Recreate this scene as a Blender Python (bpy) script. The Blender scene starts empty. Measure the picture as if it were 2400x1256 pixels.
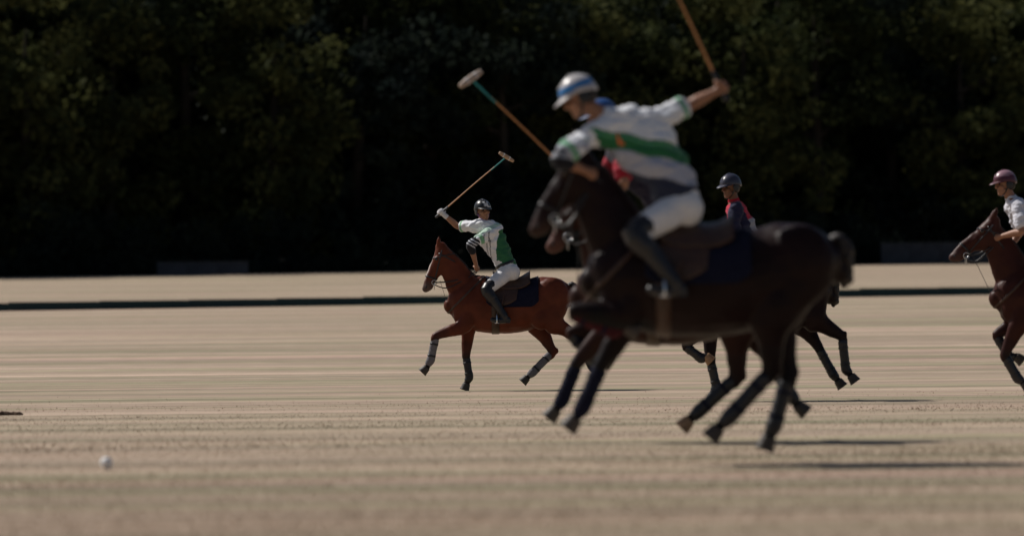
import bpy, bmesh, math, random
import numpy as np
from mathutils import Vector, Matrix, noise
from mathutils.bvhtree import BVHTree
random.seed(7); rng = np.random.default_rng(7)
S = bpy.context.scene; C = S.collection
R = math.radians

# ------------------------------------------------------------------ camera
HC = 0.95                                    # eye height above the turf
cam_d = bpy.data.cameras.new('camera'); cam = bpy.data.objects.new('camera', cam_d); C.objects.link(cam)
cam.location = (0, 0, HC)
cam_d.sensor_width = 36; cam_d.lens = 153; cam_d.clip_end = 3000; cam_d.clip_start = .5
cam.rotation_mode = 'QUATERNION'
cam.rotation_quaternion = (Matrix.Rotation(R(90.66), 3, 'X') @ Matrix.Rotation(R(-0.62), 3, 'Z')).to_quaternion()
cam_d.dof.use_dof = True; cam_d.dof.focus_distance = 57.5; cam_d.dof.aperture_fstop = 1.7
S.camera = cam
# ------------------------------------------------------------------ sky + sun
EL, SUN = R(46), Vector((-0.86, 0.50, 0)).normalized()
sun_dir = Vector((SUN.x*math.cos(EL), SUN.y*math.cos(EL), math.sin(EL)))
W = bpy.data.worlds.new('World'); S.world = W; W.use_nodes = True
nt = W.node_tree; bg = nt.nodes['Background']
sk = nt.nodes.new('ShaderNodeTexSky'); sk.sky_type = 'NISHITA'; sk.sun_disc = False
sk.sun_elevation = EL; sk.sun_rotation = math.atan2(SUN.x, SUN.y)
nt.links.new(sk.outputs[0], bg.inputs[0]); bg.inputs[1].default_value = 0.05
sl = bpy.data.lights.new('sun', 'SUN'); sl.energy = 5.0; sl.angle = R(0.5); sl.color = (1, .95, .89)
so = bpy.data.objects.new('sun', sl); C.objects.link(so)
so.rotation_mode = 'QUATERNION'; so.rotation_quaternion = sun_dir.to_track_quat('Z', 'Y')
S.view_settings.view_transform = 'Standard'; S.view_settings.look = 'None'
S.view_settings.exposure = -0.14; S.view_settings.gamma = 1; S.view_settings.use_curve_mapping = False
F = 10200.0                                  # focal length in pixels of the 2400 px wide photograph

# ------------------------------------------------------------------ materials
def mat(name, col, rough=.7, spec=.3, noise_amt=.15, noise_scale=8, bump=0, bscale=60, attr=None, metal=0, sheen=0, stretch=None, transl=0, coat=0):
    m = bpy.data.materials.new(name); m.use_nodes = True
    n = m.node_tree.nodes; l = m.node_tree.links; b = n['Principled BSDF']
    b.inputs['Roughness'].default_value = rough; b.inputs['Specular IOR Level'].default_value = spec
    b.inputs['Metallic'].default_value = metal; b.inputs['Sheen Weight'].default_value = sheen
    b.inputs['Coat Weight'].default_value = coat
    tc = n.new('ShaderNodeTexCoord'); mp = n.new('ShaderNodeMapping'); l.new(tc.outputs['Object'], mp.inputs[0])
    if stretch: mp.inputs['Scale'].default_value = stretch
    nz = n.new('ShaderNodeTexNoise'); nz.inputs['Scale'].default_value = noise_scale; nz.inputs['Detail'].default_value = 5
    l.new(mp.outputs[0], nz.inputs[0])
    mr = n.new('ShaderNodeMapRange'); mr.inputs[1].default_value = .3; mr.inputs[2].default_value = .7
    mr.inputs[3].default_value = 1-noise_amt; mr.inputs[4].default_value = 1+noise_amt; l.new(nz.outputs[0], mr.inputs[0])
    vm = n.new('ShaderNodeVectorMath'); vm.operation = 'SCALE'; l.new(mr.outputs[0], vm.inputs['Scale'])
    if attr:
        at = n.new('ShaderNodeAttribute'); at.attribute_name = attr; l.new(at.outputs['Color'], vm.inputs[0])
    else: vm.inputs[0].default_value = col
    l.new(vm.outputs[0], b.inputs['Base Color'])
    if bump:
        n2 = n.new('ShaderNodeTexNoise'); n2.inputs['Scale'].default_value = bscale; n2.inputs['Detail'].default_value = 4
        l.new(mp.outputs[0], n2.inputs[0])
        bp = n.new('ShaderNodeBump'); bp.inputs['Strength'].default_value = bump; bp.inputs['Distance'].default_value = .01
        l.new(n2.outputs[0], bp.inputs['Height']); l.new(bp.outputs[0], b.inputs['Normal'])
    return m
M = {}
M['coat'] = mat('coat', None, .45, .12, .22, 6, .10, 140, attr='col')
M['cloth'] = mat('cloth', None, .85, .15, .03, 9, .25, 160, attr='col', sheen=.1)
M['skin'] = mat('skin', (.30, .145, .085), .5, .35, .12, 20, .1, 200)
M['skin_dark'] = mat('skin_dark', (.17, .075, .04), .5, .35, .12, 20, .1, 200)
M['black'] = mat('black_leather', (.012, .011, .013), .38, .45, .3, 30, .2, 120)
M['brown'] = mat('brown_leather', (.045, .02, .010), .42, .4, .3, 25, .2, 120)
M['navy'] = mat('navy_fabric', (.008, .009, .022), .9, .15, .2, 30, .4, 200)
M['wine'] = mat('wine_fabric', (.05, .010, .013), .9, .15, .2, 30, .4, 200)
M['white'] = mat('white_fabric', (.62, .61, .62), .9, .15, .06, 20, .3, 200)
M['grey'] = mat('grey_fabric', (.16, .15, .16), .9, .15, .15, 20, .3, 200)
M['hoof'] = mat('hoof_horn', (.05, .04, .033), .55, .35, .3, 25, .2, 90, stretch=(1, 1, 4))
M['hoof_pale'] = mat('pale_hoof_horn', (.33, .19, .10), .5, .35, .2, 25, .2, 90)
M['cane'] = mat('cane', (.50, .22, .075), .45, .4, .2, 40, .1, 80)
M['headwood'] = mat('mallet_wood', (.42, .27, .16), .5, .4, .2, 20, .1, 60, stretch=(6, 1, 1))
M['teal'] = mat('teal_tape', (.03, .22, .22), .7, .3)
M['steel'] = mat('steel', (.6, .6, .6), .28, .5, .1, 20, metal=1)
M['ball'] = mat('ball_plastic', (.74, .73, .72), .5, .4, .12, 40, .3, 60)
M['eye'] = mat('eye', (.01, .006, .004), .08, .6)
M['shell'] = mat('helmet_shell', None, .33, .45, .04, 12, .05, 60, attr='col')
M['hair'] = mat('hair', (.02, .012, .008), .6, .3, .3, 90)
M['hairtail'] = mat('tail_hair', (.015, .009, .007), .5, .35, .4, 60, .6, 90, stretch=(1, 1, .2))
M['board'] = mat('board_paint', (.006, .028, .034), .6, .3, .35, 3, .2, 20, stretch=(.4, 1, 6))
M['stake'] = mat('stake_wood', (.06, .05, .04), .8, .2, .3, 20)
M['concrete'] = mat('concrete', (.055, .056, .064), .9, .15, .2, 2, .3, 10)
M['bark'] = mat('bark', (.035, .028, .022), .9, .15, .4, 3, .6, 12, stretch=(1, 1, .3))
M['orange'] = mat('orange_print', (.62, .17, .06), .8, .2)

M['palewood'] = mat('pale_mallet_wood', (.40, .31, .25), .55, .35, .2, 20)
def leafmat(name, col, warm):
    m = bpy.data.materials.new(name); m.use_nodes = True; n = m.node_tree.nodes; l = m.node_tree.links
    b = n['Principled BSDF']; out = n['Material Output']; b.inputs['Roughness'].default_value = .8; b.inputs['Specular IOR Level'].default_value = .04
    g = n.new('ShaderNodeNewGeometry'); nz = n.new('ShaderNodeTexNoise'); nz.inputs['Scale'].default_value = .35; nz.inputs['Detail'].default_value = 4
    l.new(g.outputs['Position'], nz.inputs[0])
    cr = n.new('ShaderNodeValToRGB'); cr.color_ramp.elements[0].position = .35; cr.color_ramp.elements[1].position = .68
    cr.color_ramp.elements[0].color = (*col, 1); cr.color_ramp.elements[1].color = (*warm, 1)
    l.new(nz.outputs[0], cr.inputs[0]); l.new(cr.outputs[0], b.inputs['Base Color'])
    t = n.new('ShaderNodeBsdfTranslucent'); l.new(cr.outputs[0], t.inputs[0]); mx = n.new('ShaderNodeMixShader'); mx.inputs[0].default_value = .35
    l.new(b.outputs[0], mx.inputs[1]); l.new(t.outputs[0], mx.inputs[2]); l.new(mx.outputs[0], out.inputs[0])
    return m
M['leaf'] = leafmat('leaves_dark', (.020, .028, .014), (.058, .068, .024))
M['leaf2'] = leafmat('leaves_olive', (.034, .042, .017), (.105, .108, .038))
M['leaf3'] = leafmat('leaves_blue', (.012, .018, .017), (.032, .042, .028))

def turf_nodes(n, l, fine):
    """dry summer turf: mown bands along the field, worn pinkish soil, remaining green"""
    g = n.new('ShaderNodeNewGeometry')
    def ns(scale, sx, sy, det, off):
        mp = n.new('ShaderNodeMapping'); mp.inputs['Scale'].default_value = (sx, sy, 1); mp.inputs['Location'].default_value = (off, off*1.7, 0)
        l.new(g.outputs['Position'], mp.inputs[0]); t = n.new('ShaderNodeTexNoise'); t.inputs['Scale'].default_value = scale
        t.inputs['Detail'].default_value = det; t.inputs['Roughness'].default_value = .6; l.new(mp.outputs[0], t.inputs[0]); return t.outputs[0]
    def ramp(src, a, ca, b_, cb):
        r = n.new('ShaderNodeValToRGB'); e = r.color_ramp.elements; e[0].position = a; e[1].position = b_
        e[0].color = (*ca, 1); e[1].color = (*cb, 1); l.new(src, r.inputs[0]); return r.outputs[0]
    def mix(f, a, b_, mode='MIX'):
        x = n.new('ShaderNodeMix'); x.data_type = 'RGBA'; x.blend_type = mode
        if isinstance(f, float): x.inputs[0].default_value = f
        else: l.new(f, x.inputs[0])
        l.new(a, x.inputs[6]); l.new(b_, x.inputs[7]); return x.outputs[2]
    base = ramp(ns(1, .05, .55, 5, 3), .35, (.360, .278, .215), .65, (.470, .368, .288))
    green = n.new('ShaderNodeRGB'); green.outputs[0].default_value = (.275, .262, .165, 1)
    pink = n.new('ShaderNodeRGB'); pink.outputs[0].default_value = (.48, .325, .275, 1)
    gm = ramp(ns(1, .035, .42, 5, 21), .46, (0, 0, 0), .62, (.85, .85, .85))
    pm = ramp(ns(1, .035, .36, 5, 47), .50, (0, 0, 0), .68, (.5, .5, .5))
    c = mix(gm, base, green.outputs[0]); c = mix(pm, c, pink.outputs[0])
    st = ramp(ns(1, .04, 1.8, 5, 9), .36, (.74, .73, .71), .64, (1.14, 1.13, 1.13)); c = mix(1.0, c, st, 'MULTIPLY')
    s2_ = ramp(ns(1, .02, .62, 4, 71), .38, (.76, .78, .76), .62, (1.12, 1.10, 1.08)); c = mix(1.0, c, s2_, 'MULTIPLY')
    fi = ramp(ns(fine, .4, 1, 5, 5), .3, (.80, .80, .78), .7, (1.15, 1.15, 1.15)); c = mix(1.0, c, fi, 'MULTIPLY')
    return c
def turf(name, fine, transl):
    m = bpy.data.materials.new(name); m.use_nodes = True; n = m.node_tree.nodes; l = m.node_tree.links; b = n['Principled BSDF']
    c = turf_nodes(n, l, fine); l.new(c, b.inputs['Base Color']); b.inputs['Roughness'].default_value = .9; b.inputs['Specular IOR Level'].default_value = .1
    if transl:
        t = n.new('ShaderNodeBsdfTranslucent'); l.new(c, t.inputs[0]); mx = n.new('ShaderNodeMixShader'); mx.inputs[0].default_value = .45
        l.new(b.outputs[0], mx.inputs[1]); l.new(t.outputs[0], mx.inputs[2]); l.new(mx.outputs[0], n['Material Output'].inputs[0])
    else:
        g = n.new('ShaderNodeNewGeometry'); z = n.new('ShaderNodeTexNoise'); z.inputs['Scale'].default_value = 18; z.inputs['Detail'].default_value = 4
        l.new(g.outputs['Position'], z.inputs[0]); bp = n.new('ShaderNodeBump'); bp.inputs['Strength'].default_value = .35; bp.inputs['Distance'].default_value = .03
        l.new(z.outputs[0], bp.inputs['Height']); l.new(bp.outputs[0], b.inputs['Normal'])
    return m
M['turf'] = turf('dry_turf', 4.0, False); M['blade'] = turf('dry_blades', 9.0, True)
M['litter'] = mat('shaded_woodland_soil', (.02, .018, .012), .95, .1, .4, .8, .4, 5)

# ------------------------------------------------------------------ helpers
def link(name, me, m=None, parent=None, loc=None, label=None, cat=None, group=None, kind=None):
    o = bpy.data.objects.new(name, me); C.objects.link(o)
    if m is not None and me is not None and len(me.materials) == 0: me.materials.append(m)
    if parent: o.parent = parent
    if loc is not None: o.location = loc
    return tag(o, label, cat, group, kind)
def tag(o, label=None, cat=None, group=None, kind=None):
    for k, v in (('label', label), ('category', cat), ('group', group), ('kind', kind)):
        if v: o[k] = v
    return o
class G:
    """geometry collector"""
    def __init__(s): s.v = []; s.f = []
    def loft(s, pts, ra, rb=None, side=(0, 1, 0), n=14, sub=3, cap=True):
        """smooth tube through pts; ra = radius in the bending plane, rb = radius along side"""
        pts = [Vector(p) for p in pts]; rb = rb or ra
        if not isinstance(side, list): side = [Vector(side)]*len(pts)
        side = [Vector(q) for q in side]
        P, A, B, Q = [], [], [], []
        k = len(pts)
        for i in range(k-1):
            p0, p1, p2, p3 = pts[max(i-1, 0)], pts[i], pts[i+1], pts[min(i+2, k-1)]
            for j in range(sub):
                t = j/sub
                P.append(.5*((2*p1)+(p2-p0)*t+(2*p0-5*p1+4*p2-p3)*t*t+(3*p1-p0-3*p2+p3)*t**3))
                e = t*t*(3-2*t); A.append(ra[i]*(1-e)+ra[i+1]*e); B.append(rb[i]*(1-e)+rb[i+1]*e); Q.append(side[i].lerp(side[i+1], t))
        P.append(pts[-1]); A.append(ra[-1]); B.append(rb[-1]); Q.append(side[-1])
        T = [(P[min(i+1, len(P)-1)]-P[max(i-1, 0)]).normalized() for i in range(len(P))]
        rings = []
        def ring(c, t, w, a, b): rings.append((c, t, w, a, b))
        if cap:
            for q in (80, 50, 25): a = R(q); ring(P[0]-T[0]*min(A[0], B[0])*math.sin(a), T[0], Q[0], A[0]*math.cos(a), B[0]*math.cos(a))
        for i in range(len(P)): ring(P[i], T[i], Q[i], A[i], B[i])
        if cap:
            for q in (25, 50, 80): a = R(q); ring(P[-1]+T[-1]*min(A[-1], B[-1])*math.sin(a), T[-1], Q[-1], A[-1]*math.cos(a), B[-1]*math.cos(a))
        b0 = len(s.v)
        for c, t, w, a, b in rings:
            w = w-t*w.dot(t)
            if w.length < 1e-4: w = t.orthogonal()
            w.normalize(); u = t.cross(w)
            for q in range(n):
                an = 2*math.pi*q/n; s.v.append(c+w*(b*math.cos(an))+u*(a*math.sin(an)))
        for i in range(len(rings)-1):
            for q in range(n):
                a_, b_ = b0+i*n+q, b0+i*n+(q+1) % n; s.f.append((a_, b_, b_+n, a_+n))
        s.f.append(tuple(b0+q for q in range(n))[::-1]); e0 = b0+(len(rings)-1)*n; s.f.append(tuple(e0+q for q in range(n)))
        return s
    def ell(s, c, r, X=(1, 0, 0), Y=(0, 1, 0), Z=(0, 0, 1), nu=14, nv=9):
        c = Vector(c); X, Y, Z = Vector(X), Vector(Y), Vector(Z); b0 = len(s.v)
        for i in range(1, nv):
            th = math.pi*i/nv
            for q in range(nu):
                ph = 2*math.pi*q/nu
                s.v.append(c+X*(r[0]*math.sin(th)*math.cos(ph))+Y*(r[1]*math.sin(th)*math.sin(ph))+Z*(r[2]*math.cos(th)))
        for i in range(nv-2):
            for q in range(nu):
                a, b = b0+i*nu+q, b0+i*nu+(q+1) % nu; s.f.append((a, a+nu, b+nu, b))
        s.v.append(c+Z*r[2]); s.v.append(c-Z*r[2]); t, bt = len(s.v)-2, len(s.v)-1
        for q in range(nu):
            s.f.append((t, b0+q, b0+(q+1) % nu)); e = b0+(nv-2)*nu; s.f.append((bt, e+(q+1) % nu, e+q))
        return s
    def box(s, c, h, X=(1, 0, 0), Y=(0, 1, 0), Z=(0, 0, 1)):
        c = Vector(c); X, Y, Z = Vector(X), Vector(Y), Vector(Z); b = len(s.v)
        for i in (-1, 1):
            for j in (-1, 1):
                for k in (-1, 1): s.v.append(c+X*(h[0]*i)+Y*(h[1]*j)+Z*(h[2]*k))
        for q in ((0, 1, 3, 2), (4, 6, 7, 5), (0, 4, 5, 1), (2, 3, 7, 6), (0, 2, 6, 4), (1, 5, 7, 3)): s.f.append(tuple(b+x for x in q))
        return s
    def sheet(s, P, Nn, th):
        """closed shell from a grid P[i][j] of points with normals"""
        a, b = len(P), len(P[0]); b0 = len(s.v)
        for i in range(a):
            for j in range(b): s.v.append(P[i][j])
        for i in range(a):
            for j in range(b): s.v.append(P[i][j]-Nn[i][j]*th)
        k = a*b; I = lambda i, j: b0+i*b+j
        for i in range(a-1):
            for j in range(b-1):
                s.f.append((I(i, j), I(i+1, j), I(i+1, j+1), I(i, j+1)))
                s.f.append((I(i, j)+k, I(i, j+1)+k, I(i+1, j+1)+k, I(i+1, j)+k))
        for i in range(a-1):
            for j in (0, b-1): s.f.append((I(i, j), I(i, j)+k, I(i+1, j)+k, I(i+1, j)))
        for j in range(b-1):
            for i in (0, a-1): s.f.append((I(i, j), I(i, j+1), I(i, j+1)+k, I(i, j)+k))
        return s
    def mesh(s, name, smooth=True, origin=None):
        me = bpy.data.meshes.new(name); o = Vector(origin) if origin is not None else Vector((0, 0, 0))
        me.from_pydata([tuple(Vector(v)-o) for v in s.v], [], s.f); me.update()
        bm = bmesh.new(); bm.from_mesh(me); bmesh.ops.recalc_face_normals(bm, faces=bm.faces); bm.to_mesh(me); bm.free()
        if smooth: me.polygons.foreach_set('use_smooth', [True]*len(me.polygons))
        return me
    def skin(s, name, vox, it=6, wr=0, wsc=(8, 8, 8), colf=None, origin=None):
        """fuse everything collected into ONE continuous surface"""
        me = s.mesh(name+'_raw'); o = bpy.data.objects.new('tmp', me); C.objects.link(o)
        r = o.modifiers.new('r', 'REMESH'); r.mode = 'VOXEL'; r.voxel_size = vox; r.use_smooth_shade = True
        if it: q = o.modifiers.new('s', 'SMOOTH'); q.factor = .5; q.iterations = it
        dg = bpy.context.evaluated_depsgraph_get(); dg.update()
        out = bpy.data.meshes.new_from_object(o.evaluated_get(dg)); out.name = name
        bpy.data.objects.remove(o); bpy.data.meshes.remove(me)
        n = len(out.vertices); co = np.empty(n*3, 'f'); out.vertices.foreach_get('co', co); co = co.reshape(-1, 3)
        if wr:
            no = np.empty(n*3, 'f'); out.vertices.foreach_get('normal', no); no = no.reshape(-1, 3)
            d = np.array([noise.fractal((c[0]*wsc[0], c[1]*wsc[1], c[2]*wsc[2]), 1, 2, 3) for c in co]); co = co+no*(d*wr+wr*.32)[:, None]
        if colf is not None:
            a = out.color_attributes.new('col', 'FLOAT_COLOR', 'POINT'); a.data.foreach_set('color', np.column_stack([colf(co), np.ones(n)]).astype('f').ravel())
        if origin is not None: co = co-np.array(origin, 'f')
        out.vertices.foreach_set('co', co.astype('f').ravel()); out.polygons.foreach_set('use_smooth', [True]*len(out.polygons)); out.update()
        return out
def V3(p, y=0.0): return Vector(p) if len(p) == 3 else Vector((p[0], y, p[1]))

# ------------------------------------------------------------------ ground
TER = [(-60, 0), (0, 0), (62, 0), (85, .32), (115, .86), (150, 1.55), (190, 2.35), (260, 3.75), (330, 5.0), (500, 8.5), (1500, 30)]
def terrain(y):
    for i in range(len(TER)-1):
        if y <= TER[i+1][0]:
            y0, z0 = TER[i]; y1, z1 = TER[i+1]; t = (y-y0)/(y1-y0)
            m0 = (z1-(TER[i-1][1] if i else z0))/(y1-(TER[i-1][0] if i else y0-60)); m1 = (TER[min(i+2, len(TER)-1)][1]-z0)/(TER[min(i+2, len(TER)-1)][0]-y0)
            h = y1-y0; return (2*t**3-3*t*t+1)*z0+(t**3-2*t*t+t)*h*m0+(-2*t**3+3*t*t)*z1+(t**3-t*t)*h*m1
    return TER[-1][1]
def edge_y(x): return 252+(x+31)*0.62            # where the dry field ends, slanting away to the right
def grid_mesh(name, xs, ys, zf):
    v = [(x, y, zf(x, y)) for y in ys for x in xs]; n = len(xs)
    f = [(j*n+i, j*n+i+1, (j+1)*n+i+1, (j+1)*n+i) for j in range(len(ys)-1) for i in range(n-1)]
    me = bpy.data.meshes.new(name); me.from_pydata(v, [], f); me.update(); me.polygons.foreach_set('use_smooth', [True]*len(me.polygons)); return me
ys = list(np.arange(-60, 0, 10))+list(np.arange(0, 130, 1.0))+list(np.arange(130, 380, 4.0))+[400, 450, 500, 700, 1000, 1500]
xs = list(np.arange(-600, -60, 60))+list(np.arange(-60, 61, 4.0))+list(np.arange(120, 601, 60))
link('ground', grid_mesh('ground', xs, ys, lambda x, y: terrain(y)+(.012*noise.noise((x*.4, y*.4, 0)) if 12 < y < 90 else 0)), M['turf'], kind='structure')
xs2 = list(np.arange(-600, -60, 60))+list(np.arange(-60, 61, 4.0))+list(np.arange(120, 601, 60))
v, f = [], []
QS = list(range(0, 120, 4))+[140, 200, 320, 600]
for j, q in enumerate(QS):
    for x in xs2:
        y = edge_y(max(-60, min(60, x)))+q+(0.5*noise.noise((x*.3, 0, 5)) if q == 0 else 0); v.append((x, y, terrain(y)+(.05 if q < 1 else .22)))
n2 = len(xs2)
f = [(j*n2+i, j*n2+i+1, (j+1)*n2+i+1, (j+1)*n2+i) for j in range(len(QS)-1) for i in range(n2-1)]
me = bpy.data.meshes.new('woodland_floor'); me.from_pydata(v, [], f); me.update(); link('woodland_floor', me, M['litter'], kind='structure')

# ------------------------------------------------------------------ grass blades on the near turf
def blades():
    N = 300000
    u = rng.random(N); D = 16.5*(72/16.5)**(u**1.0); D = D[rng.random(N) < np.clip((58-D)/40, 0, 1)**1.5]; N = len(D)
    X = (rng.random(N)-.5)*D*.235*1.35
    Z = np.array([terrain(d) for d in np.linspace(16, 92, 400)]); Z = np.interp(D, np.linspace(16, 92, 400), Z)
    h = rng.uniform(.005, .016, N); w = rng.uniform(.003, .006, N)*np.interp(D, [16, 90], [1, 3])
    a = rng.random(N)*6.283; lx, ly = rng.normal(0, .5, N)*h, rng.normal(0, .5, N)*h
    P = np.empty((N, 3, 3), 'f'); dx, dy = np.cos(a)*w, np.sin(a)*w*.4
    P[:, 0] = np.stack([X-dx, D-dy, Z-.006], 1); P[:, 1] = np.stack([X+dx, D+dy, Z-.006], 1); P[:, 2] = np.stack([X+lx, D+ly, Z+h], 1)
    me = bpy.data.meshes.new('grass'); me.vertices.add(N*3); me.vertices.foreach_set('co', P.ravel()); me.loops.add(N*3)
    me.loops.foreach_set('vertex_index', np.arange(N*3, dtype='i')); me.polygons.add(N)
    me.polygons.foreach_set('loop_start', np.arange(0, N*3, 3, dtype='i')); me.update(); me.validate(); return me
link('grass', blades(), M['blade'], label='short dry tan grass covering the polo field', kind='stuff')

# ------------------------------------------------------------------ trees and hedge
def leaves(clumps, per, size, rs):
    """leaf sprays on the shells of many clumps: (centre, radii)"""
    out = []
    for c, r in clumps:
        k = int(per*max(.4, (r[0]*r[2])/2.2)); d = rs.normal(size=(k, 3)); d /= np.linalg.norm(d, axis=1)[:, None]
        rad = rs.uniform(.55, 1.12, k)[:, None]; out.append(np.array(c)+d*np.array(r)*rad)
    P = np.vstack(out); N = len(P)
    a = rs.normal(size=(N, 3)); a /= np.linalg.norm(a, axis=1)[:, None]; b = np.cross(a, rs.normal(size=(N, 3))); b /= np.linalg.norm(b, axis=1)[:, None]
    s = rs.uniform(.6, 1.4, N)[:, None]*size
    Q = np.stack([P-a*s, P+b*s*.55, P+a*s, P-b*s*.55], 1).astype('f')
    me = bpy.data.meshes.new('leaves'); me.vertices.add(N*4); me.vertices.foreach_set('co', Q.ravel()); me.loops.add(N*4)
    me.loops.foreach_set('vertex_index', np.arange(N*4, dtype='i')); me.polygons.add(N); me.polygons.foreach_set('loop_start', np.arange(0, N*4, 4, dtype='i')); me.update(); me.validate(); return me
def make_tree(seed, H, Wd, name, lm):
    rs = np.random.default_rng(seed); root = link(name, None)
    t = G(); lean = rs.normal(0, .3, 2); top = Vector((lean[0], lean[1], H*.8))
    t.loft([(0, 0, -.3), (lean[0]*.2, lean[1]*.2, H*.25), (lean[0]*.7, lean[1]*.6, H*.55), top], [H*.028, H*.021, H*.013, .05], n=10)
    link('trunk', t.mesh('trunk'), M['bark'], root); cl = []
    for i in range(11):
        z0 = H*rs.uniform(.12, .7); an = rs.uniform(0, 6.28); L = Wd*.42*rs.uniform(.6, 1.05)*(1-.45*abs(z0/H-.4)); p0 = Vector((lean[0]*z0/H, lean[1]*z0/H, z0))
        p1 = p0+Vector((math.cos(an)*L*.5, math.sin(an)*L*.5, L*.22)); p2 = p0+Vector((math.cos(an)*L, math.sin(an)*L, L*.5))
        link('limb', G().loft([p0, p1, p2], [H*.011, H*.006, .03], n=7).mesh('limb'), M['bark'], root); cl += [(tuple(p1), tuple(rs.uniform(1.1, 1.8, 3)*[1, 1, .8])), (tuple(p2), tuple(rs.uniform(1.1, 2.0, 3)*[1, 1, .8]))]
    
    for i in range(34):
        z = H*rs.uniform(.06, .98); w = Wd*.5*math.sqrt(max(.05, 1-((z/H-.42)/.60)**2))*rs.uniform(.35, 1.0); an = rs.uniform(0, 6.28)
        cl.append(((math.cos(an)*w, math.sin(an)*w, z), tuple(rs.uniform(1.0, 2.1, 3)*[1, 1, .75])))
    link('crown', leaves(cl, 190, .27, rs), lm, root); return root
def copy_tree(o, parent=None, bare=False):
    c = o.copy(); C.objects.link(c)
    if parent: c.parent = parent
    for ch in o.children:
        if not (bare and ch.name.startswith('limb')): copy_tree(ch, c)
    return c
protos = [make_tree(s, H, Wd, 'broadleaf_tree', M[lm]) for s, H, Wd, lm in ((1, 19, 11, 'leaf2'), (2, 22, 10, 'leaf'), (3, 20, 12, 'leaf3'), (4, 23, 11, 'leaf'), (5, 18, 10, 'leaf2'))]
used = set()
def place(pi, x, y, rz, sc, label, group):
    o = protos[pi] if pi not in used else copy_tree(protos[pi], bare='deeper' in group); used.add(pi)
    o.location = (x, y, terrain(y)); o.rotation_euler = (0, 0, rz); o.scale = (sc, sc, sc); tag(o, label, 'tree', group)
front = [(60, 0, 'broad olive tree behind the field at the far left of the photo'), (255, 4, 'olive green tree rising left of the low grey wall on the left'),
 (440, 1, 'dark tree rising straight above the smaller low grey wall'), (640, 0, 'olive tree between the small grey wall and the leading bay horse'),
 (830, 2, 'blue black tree left of the player with the raised white glove'), (1010, 3, 'tall dark tree behind the ears of the leading bay horse'),
 (1190, 2, 'dark tree behind the mallet head of the leading player'), (1370, 4, 'olive tree behind the player in the blue banded helmet'),
 (1560, 1, 'dark tree behind the upright cane of the foremost player'), (1740, 0, 'olive tree behind the player in the navy helmet and red shirt'),
 (1920, 3, 'tall dark tree right of the navy helmeted player'), (2090, 2, 'blue black tree rising over the wider grey wall on the right'),
 (2260, 4, 'olive tree left of the player cut off by the right edge'), (2420, 1, 'dark tree at the far right edge of the photo')]
for i, (px, pi, lb) in enumerate(front):
    y = edge_y((px-1200)/F*275)+8+(i % 3)*2.5; place(pi, (px-1200)/F*y, y, i*1.9, random.uniform(.92, 1.08), lb, 'trees of the front row behind the field')
for row, (dy, step, off) in enumerate(((22, 5.2, 0), (36, 5.6, 2.6), (52, 6.4, 1.2))):
    x = -52+off; i = 0
    while x < 56:
        y = edge_y(x)+dy+random.uniform(-2, 2); place((i*2+row) % 5, x, y, i*1.3+row, random.uniform(1.12, 1.32), 'dark tree standing in the wood behind the front row of trees', 'trees deeper in the wood'); x += step*random.uniform(.85, 1.15); i += 1
for x in (-46, -41, -37, -34, 40, 44, 49, 54):
    y = edge_y(x)+9; place(int(abs(x)) % 5, x, y, x, 1.0, 'dark tree standing in the wood behind the front row of trees', 'trees deeper in the wood')
rs = np.random.default_rng(11); cl = []
for i in range(520):
    x = rs.uniform(-52, 58); hh = 3.2+1.3*noise.noise((x*.12, 3, 0)); z = rs.uniform(0, hh); y = edge_y(x)+rs.uniform(.8, 4.5); cl.append(((x, y, terrain(y)+z), tuple(rs.uniform(.6, 1.2, 3))))
for i in range(150):
    x = -52+i*.74; y = edge_y(x)+rs.uniform(.6, 1.2); cl.append(((x, y, terrain(y)+.35), (.7, .5, .55)))
link('hedge', leaves(cl, 260, .15, rs), M['leaf3'], label='dark overgrown hedge along the far edge of the dry field', cat='hedge')

cl = []
for i in range(620):
    x = rs.uniform(-56, 62); y = edge_y(x)+rs.uniform(14, 19); cl.append(((x, y, terrain(y)+rs.uniform(0, 7.5)), tuple(rs.uniform(.9, 1.6, 3))))
link('undergrowth', leaves(cl, 260, .26, rs), M['leaf3'], label='dark undergrowth filling the wood behind the hedge', kind='stuff')

# ------------------------------------------------------------------ low grey blocks by the hedge: wide stand-ins for narrow objects smeared sideways
def smear_block(px0, px1, h, label, panels):
    y = edge_y((px0-1200)/F*265)-1.2; x0, x1 = (px0-1200)/F*y, (px1-1200)/F*y; root = link('smear_block', None, loc=((x0+x1)/2, y, terrain(y)))
    tag(root, label, 'block', 'low grey blocks standing in for smeared objects by the hedge'); w = (x1-x0)/panels
    me = G().box((0, 0, 0), (w/2-.012, .14, h/2+.1)).mesh('panel', False); bev(me, .015)
    for i in range(panels): link('panel', me, M['concrete'], root, ((i+.5)*w-(x1-x0)/2, 0, h/2-.1))
    m2 = G().box((0, 0, 0), ((x1-x0)/2+.04, .18, .03)).mesh('block_top', False); bev(m2, .01); link('block_top', m2, M['block_top'], root, (0, 0, h+.032))
def bev(me, w):
    bm = bmesh.new(); bm.from_mesh(me); bmesh.ops.bevel(bm, geom=list(bm.edges), offset=w, segments=2, affect='EDGES'); bm.to_mesh(me); bm.free()
M['block_top'] = mat('block_top_grey', (.085, .085, .085), .9, .15, .2, 3)
smear_block(368, 582, .72, 'smaller low dark grey wall in place of a smeared object at the hedge foot on the left', 3)
smear_block(2065, 2345, 1.35, 'wider grey wall in place of a smeared object before the hedge behind the last horse', 4)

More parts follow.
